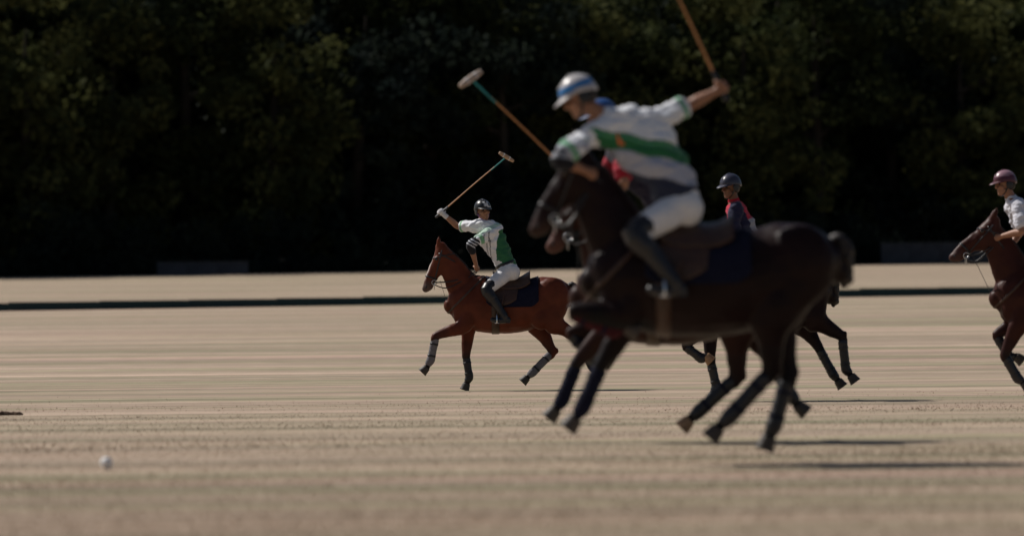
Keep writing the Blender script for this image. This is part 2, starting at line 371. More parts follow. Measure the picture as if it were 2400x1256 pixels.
# ------------------------------------------------------------------ sideboard: low dark boards along the field
sb = link('sideboard', None, loc=(0, 150.4, terrain(150.4))); tag(sb, 'long low dark teal sideboard crossing the whole field behind the horses', 'sideboard')
L = 3.0; a0, dirx = Vector((-36, 133.0, 0)), Vector((1, .36, 0)).normalized()
bme = G().box((0, 0, 0), (L/2-.006, .02, .145)).mesh('board', False); bev(bme, .008)
sme = G().box((0, 0, 0), (.025, .025, .12)).mesh('stake', False)
for i in range(27):
    p = a0+dirx*(L*(i+.5)); z = terrain(p.y)+.125; o = link('board', bme, M['board'], sb, (p.x, p.y-150.4, z-terrain(150.4)+random.uniform(-.006, .006))); o.rotation_euler = (0, 0, math.atan2(dirx.y, dirx.x)+random.uniform(-.006, .006))
    q = a0+dirx*(L*i)+Vector((0, .06, 0)); link('stake', sme, M['stake'], sb, (q.x, q.y-150.4, terrain(q.y)+.1-terrain(150.4)))

# ------------------------------------------------------------------ horses
def leg_radii(hind):
    if hind: return ([.235, .165, .088, .060, .041, .040, .046, .038, .040], [.125, .105, .065, .042, .032, .032, .036, .032, .038])
    return ([.15, .105, .078, .054, .038, .037, .045, .037, .042], [.10, .075, .058, .048, .030, .030, .036, .032, .038])
def chain(j):
    """top, elbow/stifle, knee/hock, fetlock, coronet -> extra mid points"""
    a, b, c, d, e = j; return [a, b, b.lerp(c, .5), c, c.lerp(d, .35), c.lerp(d, .7), d, d.lerp(e, .5), e]
def ray_out(bvh, c, d, mx=1.2):
    """outermost surface point seen from c along d (cast back from outside)"""
    h = bvh.ray_cast(c, d, mx); return (h[0], h[1]) if h[0] else (None, None)
def strap_ring(bvh, c, nrm, w, off, a0=0, a1=360, n=36, ref=(0, 1, 0), g=None, mx=.6):
    g = g or G(); nrm = Vector(nrm).normalized(); x = Vector(ref); x = (x-nrm*x.dot(nrm)).normalized(); y = nrm.cross(x); P, N_ = [], []
    for i in range(n+1):
        a = R(a0+(a1-a0)*i/n); d = x*math.cos(a)+y*math.sin(a); row, nr = [], []
        for k in (-.5, .5):
            q = Vector(c)+nrm*(w*k); h, nn = ray_out(bvh, q, d, mx)
            if h is None: break
            row.append(h+d*off); nr.append(d)
        if len(row) == 2: P.append(row); N_.append(nr)
    if len(P) > 2: g.sheet(P, N_, off*.8)
    return g
def make_horse(name, label, cx, s, spec):
    D = F/s; X = (cx-1200)/s; lift = spec.get('lift', 0); root = link(name, None, loc=(X, D, terrain(D)+lift)); tag(root, label, 'horse', 'polo horses galloping in the pack')
    P, Mz = V3(spec['poll']), V3(spec['muzzle']); d = (Mz-P); d = d.normalized(); HL = .60; nf = Vector((d.z, 0, -d.x)); nf = nf if nf.x < 0 else -nf
    g = G()
    # trunk
    sec = [(-.80, 1.24, 1.02, .09), (-.74, 1.36, .93, .165), (-.60, 1.46, .85, .215), (-.42, 1.535, .79, .235), (-.20, 1.475, .755, .27), (.06, 1.44, .765, .30), (.30, 1.47, .83, .295), (.50, 1.52, .93, .27), (.66, 1.475, 1.0, .235), (.77, 1.37, 1.05, .17), (.83, 1.26, 1.10, .09)]
    sec = [(x, zt, zb, w) for x, zt, zb, w in sec]
    g.loft([(x, 0, (zt+zb)/2) for x, zt, zb, w in sec], [(zt-zb)/2 for x, zt, zb, w in sec], [w for *_, w in sec], n=22, sub=2)
    # neck
    T = P+d*.12-nf*.085; B = Vector((-.47, 0, 1.20)); mid1 = B.lerp(T, .38)+Vector((-.01, 0, -.02)); mid2 = B.lerp(T, .72)+Vector((0, 0, .015))
    g.loft([B, mid1, mid2, T], [.30, .215, .165, .135], [.17, .115, .085, .075], n=18)
    # head
    prof = [(-.02, .075, .07), (.10, .115, .085), (.22, .145, .092), (.34, .142, .085), (.46, .11, .066), (.62, .082, .052), (.78, .070, .048), (.90, .070, .052), (.98, .050, .045)]
    g.loft([P+d*(t*HL)-nf*(a-.07) for t, a, b in prof], [a for t, a, b in prof], [b for t, a, b in prof], n=18)
    for sy in (-1, 1):
        Y = Vector((0, sy, 0))
        g.ell(P+d*.19-nf*.13+Y*.05, (.085, .035, .085)); g.ell(P+d*.155+nf*.012+Y*.078, (.035, .022, .028))   # jowl, brow
        g.loft([P+d*.26+nf*.0+Y*.062, P+d*.40-nf*.03+Y*.045], [.012, .008], n=8)                                     # cheek ridge
        g.ell(P+d*.54+nf*.015+Y*.040, (.028, .018, .03))                                                          # nostril
        eb = P+nf*.035+Y*.045-d*.02; et = eb-d*.13+nf*.035+Y*.012; em = eb.lerp(et, .45)+Y*.008
        g.loft([eb, em, et], [.026, .034, .006], [.018, .016, .005], side=(nf*.4+Y), n=10)
        g.ell(Vector((-.52, sy*.13, 1.14)), (.19, .085, .28)); g.ell(Vector((.56, sy*.15, 1.24)), (.24, .13, .26)); g.ell(Vector((.40, sy*.19, .98)), (.14, .09, .18))
        g.ell(Vector((-.645, sy*.085, 1.06)), (.125, .10, .21))
    g.ell(Vector((-.60, 0, 1.15)), (.222, .185, .27)); g.ell(Vector((-.56, 0, 1.28)), (.20, .15, .20)); legs = []
    for key, sy, hind in (('fl', -1, 0), ('fr', 1, 0), ('hl', -1, 1), ('hr', 1, 1)):
        j = spec[key]; top = (.58, 1.22) if hind else (-.52, 1.12); lat = (.14, .165, .13, .12, .12) if hind else (.11, .145, .125, .12, .12)
        pts = [V3(p, sy*l_) for p, l_ in zip([top]+j[:4], lat)]; c = chain(pts); ra, rb = leg_radii(hind); g.loft(c, ra, rb, n=14)
        if hind: g.ell(pts[2]+(pts[2]-pts[3]).normalized()*.03+Vector((.035, 0, 0)), (.03, .028, .045))
        g.ell(pts[3]+Vector((.022, 0, -.01)), (.026, .026, .03)); legs.append((pts, V3(j[4], sy*.12), hind))
    col, dk, mz = np.array(spec['col']), np.array(spec['points']), np.array(spec['muzzle_col'])
    def colf(co):
        c = np.tile(col, (len(co), 1)); k = np.zeros(len(co))
        for pts, tip, hind in legs:
            a = pts[2].lerp(pts[1], .25)
            for p, q in ((a, pts[3]), (pts[3], tip)):
                p, q = np.array(p), np.array(q); t = np.clip(((co-p)@(q-p))/((q-p)@(q-p)), 0, 1); dd = np.linalg.norm(co-(p+t[:, None]*(q-p)), axis=1)
                k = np.maximum(k, np.clip((.13-dd)/.05, 0, 1)*(.35+.65*np.clip(t*3, 0, 1) if p is not None and np.allclose(p, np.array(a)) else 1))
        c = c*(1-k[:, None])+dk*k[:, None]
        md = np.linalg.norm(co-np.array(P+d*HL), axis=1); k2 = np.clip((.17-md)/.09, 0, 1)[:, None]; c = c*(1-k2)+mz*k2
        if spec.get('blaze'):
            q = co-np.array(P); t = q@np.array(d); f_ = q@np.array(nf); k3 = (np.clip((t-.08)/.05, 0, 1)*np.clip((.5-t)/.08, 0, 1)*np.clip((f_-.045)/.015, 0, 1)*np.clip((.035-abs(co[:, 1]))/.012, 0, 1))[:, None]; c = c*(1-k3)+np.array((.5, .42, .38))*k3
        n_ = np.array([noise.noise((a[0]*3, a[1]*3, a[2]*3)) for a in co]); return c*(1+.16*n_)[:, None]
    me = g.skin('body', .0135, 8, wr=.008, wsc=(5.5, 5.5, 5.5), colf=colf); body = link('body', me, M['coat'], root)
    bvh = BVHTree.FromPolygons([v.co.copy() for v in me.vertices], [tuple(p.vertices) for p in me.polygons])
    # hooves, wraps
    for i, (pts, tip, hind) in enumerate(legs):
        ax = (tip-pts[4]).normalized(); hc = spec.get('hoofmats', ['hoof']*4)[i]
        o = link('hoof', G().loft([pts[4]-ax*.012, pts[4]+ax*.035, pts[4]+ax*.085], [.049, .057, .068], [.045, .052, .060], n=18, cap=False).mesh('hoof'), M[hc], root)
        wm = spec['wraps'][i]; a, b = pts[2].lerp(pts[3], .16), pts[3]; 
        wg = G().loft([a, a.lerp(b, .35), a.lerp(b, .7), b, pts[3].lerp(pts[4], .45)], [.054, .052, .052, .057, .050], [.047, .045, .045, .049, .044], n=18, sub=5)
        link('leg_wrap', wg.skin('leg_wrap', .009, 2, wr=.003, wsc=(5, 5, 60)), M[wm], root)
        for t in (.2, .8): q = a.lerp(b, t); u = (b-a).normalized(); link('wrap_tape', G().loft([q-u*.012, q+u*.012], [.0575, .0575], [.0505, .0505], n=18, cap=False).mesh('wrap_tape'), M[spec.get('tape', 'black')], root)
    # eyes, nostrils
    for sy in (-1, 1):
        link('eye', G().ell(P+d*.165+nf*.004+Vector((0, sy*.090, 0)), (.022, .012, .018)).mesh('eye'), M['eye'], root)
        link('nostril', G().ell(P+d*.565+nf*.02+Vector((0, sy*.056, 0)), (.010, .005, .016)).mesh('nostril'), M['black'], root)
    # tail, tied up in a short knot
    g = G(); t0 = Vector((.80, 0, 1.39)); tp = [t0, t0+Vector((.045, 0, .0)), t0+Vector((.075, 0, -.07)), t0+Vector((.08, 0, -.16)), t0+Vector((.075, 0, -.25)), t0+Vector((.07, 0, -.31))]
    g.loft(tp, [.035, .045, .05, .046, .042, .02], n=12)
    for p_, r_ in ((tp[1], .048), (tp[2]+Vector((.0, 0, 0)), .055), (tp[4], .052)): g.ell(p_, (r_, r_, r_*.8))
    link('tail', g.skin('tail', .010, 2, wr=.012, wsc=(22, 22, 22)), M['hairtail'], root)
    # hogged mane: a short upright brush along the crest
    g = G(); pr = []
    for i in range(13):
        t = i/12; q = Vector((-.36, 0, 1.3)).lerp(T, t); dd = (P-d*.02-Vector((-.42, 0, 1.53))); up = Vector((-dd.z, 0, dd.x)).normalized(); up = up if up.z > 0 else -up; h, nn = ray_out(bvh, q, up, .6)
        if h: pr.append(h-up*.012)
    if len(pr) > 3: g.loft(pr, [.008]+[.026]*(len(pr)-2)+[.01], [.006]+[.013]*(len(pr)-2)+[.006], n=8, sub=2); link('mane', g.skin('mane', .008, 1, wr=.01, wsc=(60, 60, 60)), M['hairtail'], root)
    # saddle pad, girth, saddle
    sx = spec.get('saddle_x', 0.0)
    def cloth(x0, x1, th, off, thk, g, fo=None, nx=22, na=46, rnd=.12):
        PP, NN = [], []
        for i in range(nx+1):
            u = i/nx; row, nr = [], []
            e = min(u, 1-u)*(x1-x0); tm = th*(1-.16*max(0, 1-e/rnd)**2)
            for k in range(na+1):
                a = R(-tm+2*tm*k/na); dirv = Vector((0, math.sin(a), math.cos(a))); x = x0+(x1-x0)*u+.10*(abs(a)/R(th))*spec.get('flap', 0)
                h, nn = ray_out(bvh, Vector((x, 0, 1.12)), dirv, .8)
                if h is None: h = Vector((x, 0, 1.12))+dirv*.3
                o_ = off+(fo(u, a) if fo else 0); row.append(h+dirv*o_); nr.append(dirv)
            PP.append(row); NN.append(nr)
        g.sheet(PP, NN, thk); return g
    pad = link('saddle_pad', cloth(sx-.34, sx+.36, 92, .022, .016, G()).mesh('saddle_pad'), M[spec['pad']], root)
    link('girth', strap_ring(bvh, (sx-.22, 0, 1.12), (1, 0, 0), .10, .012, n=48, mx=.8).mesh('girth'), M['brown'], root)
    def seat(u, a):
        w = max(0, math.cos(a*1.3))**2; return w*(.028+.05*max(0, 1-u/.22)**1.5+.075*max(0, (u-.62)/.38)**1.6)
    sd = link('saddle', cloth(sx-.25, sx+.25, 46, .034, .02, G(), seat, nx=20, na=30, rnd=.16).mesh('saddle'), M['brown'], root)
    spec['flap'] = -.8; link('saddle_flap', cloth(sx-.20, sx+.13, 88, .032, .010, G(), nx=14, na=44, rnd=.18).mesh('saddle_flap'), M['brown'], root); spec['flap'] = 0
    # breastplate and bridle
    link('breastplate', strap_ring(bvh, (-.60, 0, 1.27), (.70, 0, -.71), .028, .006, n=56, mx=.6).mesh('breastplate'), M['brown'], root)
    lea = 'brown' if spec['col'][0] > .1 else 'black'
    hb = P+d*.30-nf*.05
    link('noseband', strap_ring(bvh, P+d*.42-nf*.03, d, .022, .006, n=30, mx=.3).mesh('noseband'), M[lea], root)
    link('browband', strap_ring(bvh, P+d*.085-nf*.03, d+nf*.15, .018, .006, a0=-20, a1=200, n=24, mx=.3).mesh('browband'), M[lea], root)
    link('throatlatch', strap_ring(bvh, P+d*.10-nf*.06, d*.85-nf*.5, .014, .006, n=30, mx=.4).mesh('throatlatch'), M[lea], root)
    bit = P+d*.47-nf*.065; ck = G()
    for sy in (-1, 1):
        pp = []
        for t in np.linspace(0, 1, 9):
            q = (P+d*.03-nf*.03).lerp(bit, t); h, nn = ray_out(bvh, Vector((q.x, 0, q.z)), Vector((0, sy, 0)), .4); pp.append((h if h else q)+Vector((0, sy*.005, 0)))
        ck.loft(pp, [.009]*9, [.003]*9, n=6, sub=1)
    link('cheekpiece', ck.mesh('cheekpiece'), M[lea], root)
    for sy in (-1, 1):
        b = G(); c0 = bit+Vector((0, sy*.066, 0)); ring = [c0+Vector((math.cos(a)*.032, 0, math.sin(a)*.032)) for a in np.linspace(0, 6.283, 13)]; b.loft(ring, [.0045]*13, n=6, sub=1, cap=False)
        b.loft([c0, c0+d*.0+Vector((0, 0, -.09))], [.005, .004], n=6, sub=1); link('bit_ring', b.mesh('bit_ring'), M['steel'], root)
    hand = V3(spec['rein_hand'])
    for sy in (-1, 1):
        b = G(); s0 = bit+Vector((0, sy*.068, 0)); e0 = hand+Vector((0, sy*.02, -.02)); m_ = s0.lerp(e0, .5)+Vector((0, sy*.07, -.05)); b.loft([s0, m_, e0], [.003]*3, [.008]*3, side=(0, 0, 1), n=6, sub=6); link('rein', b.mesh('rein'), M[lea], root)
        b = G(); e1 = Vector((sx-.22, sy*.05, .80)); s1 = bit+Vector((0, sy*.06, -.03)); b.loft([s1, s1.lerp(e0, .35)+Vector((0, sy*.10, -.10)), e0+Vector((.0, sy*.03, -.02))], [.0025]*3, [.007]*3, side=(0, 0, 1), n=6, sub=6); link('curb_rein', b.mesh('curb_rein'), M[lea], root)
    b = G(); b.loft([P+d*.42-nf*.13, Vector((-.83, 0, 1.20)).lerp(P+d*.42-nf*.13, .4)+Vector((0, 0, -.05)), Vector((-.835, 0, 1.12))], [.003]*3, [.010]*3, n=6, sub=5); link('tie_down', b.mesh('tie_down'), M[lea], root)
    # stirrups
    for sy, fp in ((-1, spec['foot_l']), (1, spec['foot_r'])):
        f_ = V3(fp, 0); c0 = Vector((f_.x+.02, sy*.385, f_.z)); b = G()
        arc = [c0+Vector((0, math.cos(a)*.062, math.sin(a)*.085+.0)) for a in np.linspace(R(-18), R(198), 12)]; b.loft(arc, [.006]*12, [.009]*12, side=(1, 0, 0), n=8, sub=2); b.box(c0+Vector((0, 0, -.03)), (.028, .062, .006))
        link('stirrup', b.mesh('stirrup'), M['steel'], root)
        t_ = Vector((sx-.10, sy*.325, 1.28)); b = G(); b.loft([c0+Vector((0, 0, .085)), t_.lerp(c0, .5)+Vector((0, sy*.03, 0)), t_], [.0035]*3, [.013]*3, side=(1, 0, 0), n=6, sub=4); link('stirrup_leather', b.mesh('stirrup_leather'), M['brown'], root)
    return root, Vector((X, D, terrain(D)+lift))

# ------------------------------------------------------------------ riders
def hand_geo(g, c, ax, back, fore, extra=0.0):
    """a closed fist round a handle through c along ax; back = where the back of the hand faces; wrist comes from fore"""
    ax = Vector(ax).normalized(); back = Vector(back); back = (back-ax*back.dot(ax)).normalized(); sdv = ax.cross(back); e = extra
    g.ell(c+back*.030, (.017+e, .040+e, .043+e), X=back, Y=sdv, Z=ax)
    for i, (ln, r) in enumerate(((.92, .0092), (1.0, .0098), (.96, .0094), (.80, .0082))):
        o = ax*(.033-.022*i); Rr = .024+.002*(i == 1); pts = []
        for a in np.linspace(70, 70+235*ln, 7): pts.append(c+o+back*(Rr*math.sin(R(a))*1.05)+sdv*(Rr*math.cos(R(a))*1.05)*-1*-1)
        g.loft(pts, [r+e, r+.0008+e, r+e, r+.0006+e, r*.95+e, r*.9+e, r*.78+e], n=8, sub=2)
    tb = c+back*.028-sdv*.022+ax*.022; g.loft([tb, c-sdv*.036+ax*.040+back*.006, c-sdv*.026+ax*.052-back*.016, c-sdv*.004+ax*.054-back*.026], [.014+e, .0115+e, .0105+e, .008+e], n=8)
    w = (Vector(fore)-c).normalized(); wr = c+back*.022+w*.075
    g.loft([c+back*.028, wr], [.026+e, .027+e], [.034+e, .029+e], side=ax, n=12); return wr
def make_mallet(name, label, hand, head, hdir, loc, grip_mat='black', over=.09, head_m='headwood'):
    """polo mallet: cane from the fist to the cigar shaped head"""
    hand, head = Vector(hand), Vector(head); u = (head-hand).normalized(); root = link(name, None, loc=loc+hand); tag(root, label, 'mallet', 'polo mallets'); o = hand
    link('cane', G().loft([hand+u*.06, hand.lerp(head, .5)+Vector((0, .0, .008)), head], [.0095, .0075, .006], n=10, sub=5).mesh('cane', origin=o), M['cane'], root)
    link('grip', G().loft([hand-u*.07, hand+u*.03, hand+u*.12], [.017, .0145, .0125], n=12).mesh('grip', origin=o), M[grip_mat], root)
    link('grip_pommel', G().ell(hand-u*.08, (.022, .022, .016)).mesh('grip_pommel', origin=o), M[grip_mat], root)
    link('cane_tape', G().loft([head-u*.27, head-u*.03], [.0085, .010], n=10, sub=3).mesh('cane_tape', origin=o), M['teal'], root)
    h = Vector(hdir).normalized(); hd = link('mallet_head', G().loft([head-h*.115, head-h*.06, head, head+h*.06, head+h*.115], [.019, .026, .0285, .026, .019], n=16, cap=False).mesh('mallet_head', origin=o), M[head_m], root)
    b = G(); 
    for t in (-.045, .045): b.loft([head+h*(t-.006), head+h*(t+.006)], [.0285, .0285], n=16, sub=1, cap=False)
    link('head_band', b.mesh('head_band', origin=o), M['white'], root)
    return root
def make_rider(label, loc, r):
    J = {k: Vector(v) for k, v in r['j'].items()}; O = J['pelvis'].copy(); root = link('person', None, loc=loc+O); tag(root, label, 'rider', 'mounted polo players'); sk = M[r.get('skin', 'skin')]
    f = Vector(r['face']).normalized(); u = Vector(r.get('up', (0, 0, 1))); l = u.cross(f).normalized(); u = f.cross(l).normalized(); H = J['head']
    hp = lambda a, b, c: H+f*a+l*b+u*c
    hl = (J['hip_l']-J['hip_r']).normalized(); slv = (J['sh_l']-J['sh_r']).normalized(); sm = (J['sh_l']+J['sh_r'])/2
    sides = [hl, hl.lerp(slv, .35), hl.lerp(slv, .8), slv, slv]
    tp = [J['pelvis'], J['waist'], J['chest'], sm.lerp(J['neck'], .55), J['neck']]
    g = G(); fr = lambda x: [slv]*x
    g.loft(tp, [.115, .098, .118, .075, .055], [.160, .138, .165, .12, .058], side=sides, n=18)
    g.loft([J['sh_l'], sm, J['sh_r']], [.062, .085, .062], [.062, .10, .062], side=(J['neck']-J['chest']).normalized(), n=14)
    g.loft([J['neck']-(H-J['neck']).normalized()*.03, hp(-.01, 0, -.05)], [.060, .054], n=14)
    g.ell(hp(-.012, 0, .028), (.100, .078, .105), f, l, u); g.ell(hp(.030, 0, -.045), (.064, .060, .078), f, l, u); g.ell(hp(.072, 0, -.098), (.022, .026, .018), f, l, u)
    g.loft([hp(.088, 0, .028), hp(.104, 0, .002), hp(.112, 0, -.022)], [.010, .011, .014], n=8); g.ell(hp(.098, 0, -.030), (.014, .019, .010), f, l, u)
    for sg in (-1, 1):
        g.loft([hp(.092, sg*.012, .036), hp(.078, sg*.045, .034)], [.012, .010], n=8); g.ell(hp(.062, sg*.044, -.022), (.028, .022, .022), f, l, u); g.ell(hp(-.012, sg*.082, -.004), (.020, .009, .032), f, l, u)
        g.loft([hp(.03, sg*.056, -.065), hp(.065, sg*.026, -.098)], [.020, .018], n=8)
    g.loft([hp(.083, .022, -.062), hp(.094, 0, -.058), hp(.083, -.022, -.062)], [.0065]*3, n=8); g.loft([hp(.081, .018, -.075), hp(.090, 0, -.073), hp(.081, -.018, -.075)], [.0075]*3, n=8)
    gl = {}
    for sd in ('l', 'r'):
        sh, el, ha = J['sh_'+sd], J['el_'+sd], J['ha_'+sd]; ax = Vector(r['grip_'+sd]); bk = Vector(r['back_'+sd])
        wr = hand_geo(g, ha, ax, bk, el); gl[sd] = (ha, ax, bk, el, wr)
        g.loft([sh, sh.lerp(el, .5), el, el.lerp(wr, .3), wr], [.058, .050, .040, .043, .028], [.055, .048, .040, .041, .031], n=14)
        hi, kn, an, to = J['hip_'+sd], J['kn_'+sd], J['an_'+sd], J['to_'+sd]
        g.loft([hi, hi.lerp(kn, .5), kn, kn.lerp(an, .3), an], [.088, .078, .056, .055, .036], n=14)
        heel = an+(an-to).normalized()*.045+Vector((0, 0, -.06)); g.loft([heel, an.lerp(to, .5)+Vector((0, 0, -.035)), to], [.034, .034, .026], [.036, .042, .036], n=12)
    link('body', g.skin('body', .0062, 3, origin=O), sk, root)
    for sg in (-1, 1): link('eye', G().ell(hp(.077, sg*.031, .008), (.013, .013, .010), f, l, u).mesh('eye', origin=O), M['eye'], root)
    hg = G().ell(hp(-.040, 0, .0), (.078, .081, .082), f, l, u); link('hair', hg.mesh('hair', origin=O), M['hair'], root)
    # shirt
    bk_ = r.get('bulk', 1)
    g = G(); w2 = J['pelvis'].lerp(J['waist'], .35)
    g.loft([w2, J['waist'], J['waist'].lerp(J['chest'], .5), J['chest'], sm.lerp(J['neck'], .4), J['neck'].lerp(sm, .2)], [q*bk_ for q in (.128, .122, .135, .140, .092, .066)], [q*bk_ for q in (.172, .162, .180, .186, .14, .068)], side=[hl, hl.lerp(slv, .3), hl.lerp(slv, .55), slv, slv, slv], n=20)
    g.loft([J['sh_l'], sm, J['sh_r']], [.072, .098, .072], [.074, .112, .074], side=(J['neck']-J['chest']).normalized(), n=14)
    for sd in ('l', 'r'):
        sh, el = J['sh_'+sd], J['el_'+sd]; g.loft([sh, sh.lerp(el, .35), sh.lerp(el, .68)], [.070, .070, .072], [.070, .068, .070], n=14, sub=4, cap=True)
    ctx = dict(J=J, sm=sm, slv=slv, hl=hl, tp=tp)
    link('shirt', g.skin('shirt', .0085, 3, wr=.022, wsc=(8, 8, 15), colf=lambda co: r['shirt'](co, ctx), origin=O), M['cloth'], root)
    # collar
    cu = (H-J['neck']).normalized(); link('collar', G().loft([J['neck']-cu*.01, J['neck']+cu*.028], [.068, .064], n=18, cap=False).mesh('collar', origin=O), M[r.get('collar', 'white')], root)
    # breeches
    g = G(); g.loft([J['pelvis'].lerp(J['waist'], .62), J['pelvis'], J['pelvis'].lerp((J['hip_l']+J['hip_r'])/2, 1.0)], [.122, .138, .125], [.162, .180, .170], side=hl, n=20)
    for sd in ('l', 'r'):
        hi, kn, an = J['hip_'+sd], J['kn_'+sd], J['an_'+sd]; g.ell(hi+Vector((.06, 0, -.01)), (.115, .10, .11)); g.loft([hi, hi.lerp(kn, .45), kn, kn.lerp(an, .2)], [.112, .098, .070, .064], n=16)
    wc = np.array(r.get('breeches', (.70, .69, .70))); link('breeches', g.skin('breeches', .0085, 3, wr=.009, wsc=(9, 9, 9), colf=lambda co: np.tile(wc, (len(co), 1)), origin=O), M['cloth'], root)
    bu = (J['waist']-J['pelvis']).normalized(); bc = J['pelvis'].lerp(J['waist'], .42); link('belt', G().loft([bc-bu*.018, bc+bu*.018], [.142, .140], [.182, .178], side=hl, n=24, cap=False).mesh('belt', origin=O), M['black'], root)
    for sd in ('l', 'r'):
        kn, an, to = J['kn_'+sd], J['an_'+sd], J['to_'+sd]; g = G(); top = kn.lerp(an, .16)
        g.loft([top, kn.lerp(an, .4), kn.lerp(an, .8), an, an+Vector((0, 0, -.02))], [.070, .068, .052, .050, .048], n=16)
        heel = an+(an-to).normalized()*.05+Vector((0, 0, -.06)); g.loft([heel, an.lerp(to, .5)+Vector((0, 0, -.035)), to], [.040, .042, .031], [.040, .046, .040], n=14)
        link('boot', g.skin('boot', .009, 2, wr=.003, origin=O), M[r.get('boot', 'black')], root)
        link('boot_heel', G().box(heel+Vector((0, 0, -.030)), (.030, .032, .016)).mesh('boot_heel', False, origin=O), M['black'], root)
        hi = J['hip_'+sd]; kg = G(); up_ = kn.lerp(hi, .28); fw = ((kn-hi).normalized()-(an-kn).normalized()).normalized()
        kg.loft([up_+fw*.012, kn+fw*.018, kn.lerp(an, .30)+fw*.012], [.083, .082, .076], [.086, .084, .078], n=18, sub=3)
        link('knee_guard', kg.skin('knee_guard', .010, 2, origin=O), M[r.get('knee', 'black')], root)
        if r.get('glove_'+sd):
            ha, ax, bk, el, wr = gl[sd]; g = G(); hand_geo(g, ha, ax, bk, el, .0035); g.loft([wr, wr+(el-wr).normalized()*.035], [.034, .036], n=14); link('glove', g.skin('glove', .0065, 2, origin=O), M[r['glove_'+sd]], root)
        if r.get('elbow_'+sd):
            sh, el, wr = J['sh_'+sd], J['el_'+sd], gl[sd][4]; A_, B_ = el.lerp(sh, .30), el.lerp(wr, .34)
            ax_ = np.array(B_-A_)
            def sc(co, A_=A_, B_=B_, el=el):
                a, b = np.array(A_), np.array(B_); t = ((co-a)@(b-a))/((b-a)@(b-a)); w = ((t > .18) & (t < .27)) | ((t > .40) & (t < .49)) | ((t > .62) & (t < .71)); return np.where(w[:, None], (.55, .57, .62), (.013, .013, .017))
            link('elbow_guard', G().loft([A_, el, B_], [.060, .060, .053], n=16, sub=5).skin('elbow_guard', .008, 2, colf=sc, origin=O), M['cloth'], root)
        if r.get('band_'+sd):
            sh, el, wr = J['sh_'+sd], J['el_'+sd], gl[sd][4]; link('wristband', G().loft([wr.lerp(el, .02), wr.lerp(el, .24)], [.034, .038], n=16, cap=False).mesh('wristband', origin=O), M[r['band_'+sd]], root)
    # helmet
    hc = hp(-.006, 0, .040); Rr = (.130, .108, .120); P_, N_ = [], []
    for i in range(15):
        th = R(2+94*i/14); row, nr = [], []
        for k in range(33):
            ph = 2*math.pi*k/32; low = .030*max(0, -math.cos(ph))*(i/14)**3 - .012*max(0, math.cos(ph))*(i/14)**3
            dv = f*(math.sin(th)*math.cos(ph)*Rr[0])+l*(math.sin(th)*math.sin(ph)*Rr[1])+u*(math.cos(th)*Rr[2]-low); row.append(hc+dv); nr.append(dv.normalized())
        P_.append(row); N_.append(nr)
    hm = G().sheet(P_, N_, .012); hme = hm.mesh('helmet', origin=O); a = hme.color_attributes.new('col', 'FLOAT_COLOR', 'POINT'); cs = []
    for v in hme.vertices: q = v.co+O-hc; cs += [*r['helmet'](q.dot(f), q.dot(l), q.dot(u)), 1]
    a.data.foreach_set('color', cs); hob = link('helmet', hme, M['shell'], root)
    P_, N_ = [], []
    for i in range(5):
        t = i/4; row, nr = [], []
        for k in range(17):
            ph = R(-68+136*k/16); e = .062*math.cos(ph*1.25)*t; row.append(hc+f*(Rr[0]*math.cos(ph)*.99+e)+l*(Rr[1]*math.sin(ph)*.99)+u*(.004-.030*t*math.cos(ph))); nr.append(u)
        P_.append(row); N_.append(nr)
    link('peak', G().sheet(P_, N_, .005).mesh('peak', origin=O), M[r.get('peak', 'black')], root)
    g = G(); g.loft([hc+f*(Rr[0]+.003)*.85+u*.070, hc+u*(Rr[2]+.004), hc-f*(Rr[0]+.003)*.85+u*.070], [.004]*3, [.016]*3, side=l, n=8, sub=6); link('helmet_ridge', g.mesh('helmet_ridge', origin=O), M[r.get('ridge', 'black')], root)
    for sg in (-1, 1):
        link('ear_flap', G().ell(hp(-.012, sg*.094, -.004), (.040, .008, .050), f, l, u).mesh('ear_flap', origin=O), M['black'], root)
    link('chin_strap', G().loft([hp(0, .092, -.01), hp(.03, .072, -.075), hp(.055, .030, -.118), hp(.062, 0, -.124), hp(.055, -.030, -.118), hp(.03, -.072, -.075), hp(0, -.092, -.01)], [.003]*7, [.008]*7, side=f, n=6).mesh('chin_strap', origin=O), M[r.get('strap', 'black')], root)
    return root, O

WHITE, GREEN, NAVY, GREY, RED = (.74, .75, .78), (.035, .22, .085), (.03, .035, .06), (.42, .43, .50), (.30, .015, .03)
def along(co, a, b): a, b = np.array(a), np.array(b); return ((co-a)@(b-a))/((b-a)@(b-a))
def shirt_lead(co, c):      # white, green side panel and cuffs, thin dark placket lines
    J = c['J']; t = along(co, J['pelvis'], J['neck']); s_ = (co-np.array(J['chest']))@np.array(c['slv']); out = np.tile(WHITE, (len(co), 1)).astype(float)
    inn = t < .78
    out[(s_ > .13) & (t < .72)] = (.03, .13, .06)
    for q in (-.012, .038): out[(abs(s_-q) < .006) & inn] = (.10, .11, .12)
    for sd in ('l', 'r'):
        k = along(co, J['sh_'+sd], J['el_'+sd]); d = np.linalg.norm(co-(np.array(J['sh_'+sd])+k[:, None]*np.array(J['el_'+sd]-J['sh_'+sd])), axis=1)
        out[(k > .60) & (k < .72) & (d < .10)] = (.20, .42, .25)
    sm = np.array(c['sm']); out[(np.linalg.norm(co-sm, axis=1) > .075) & (t > .80) & (t < .88)] = (.46, .60, .50)
    return out
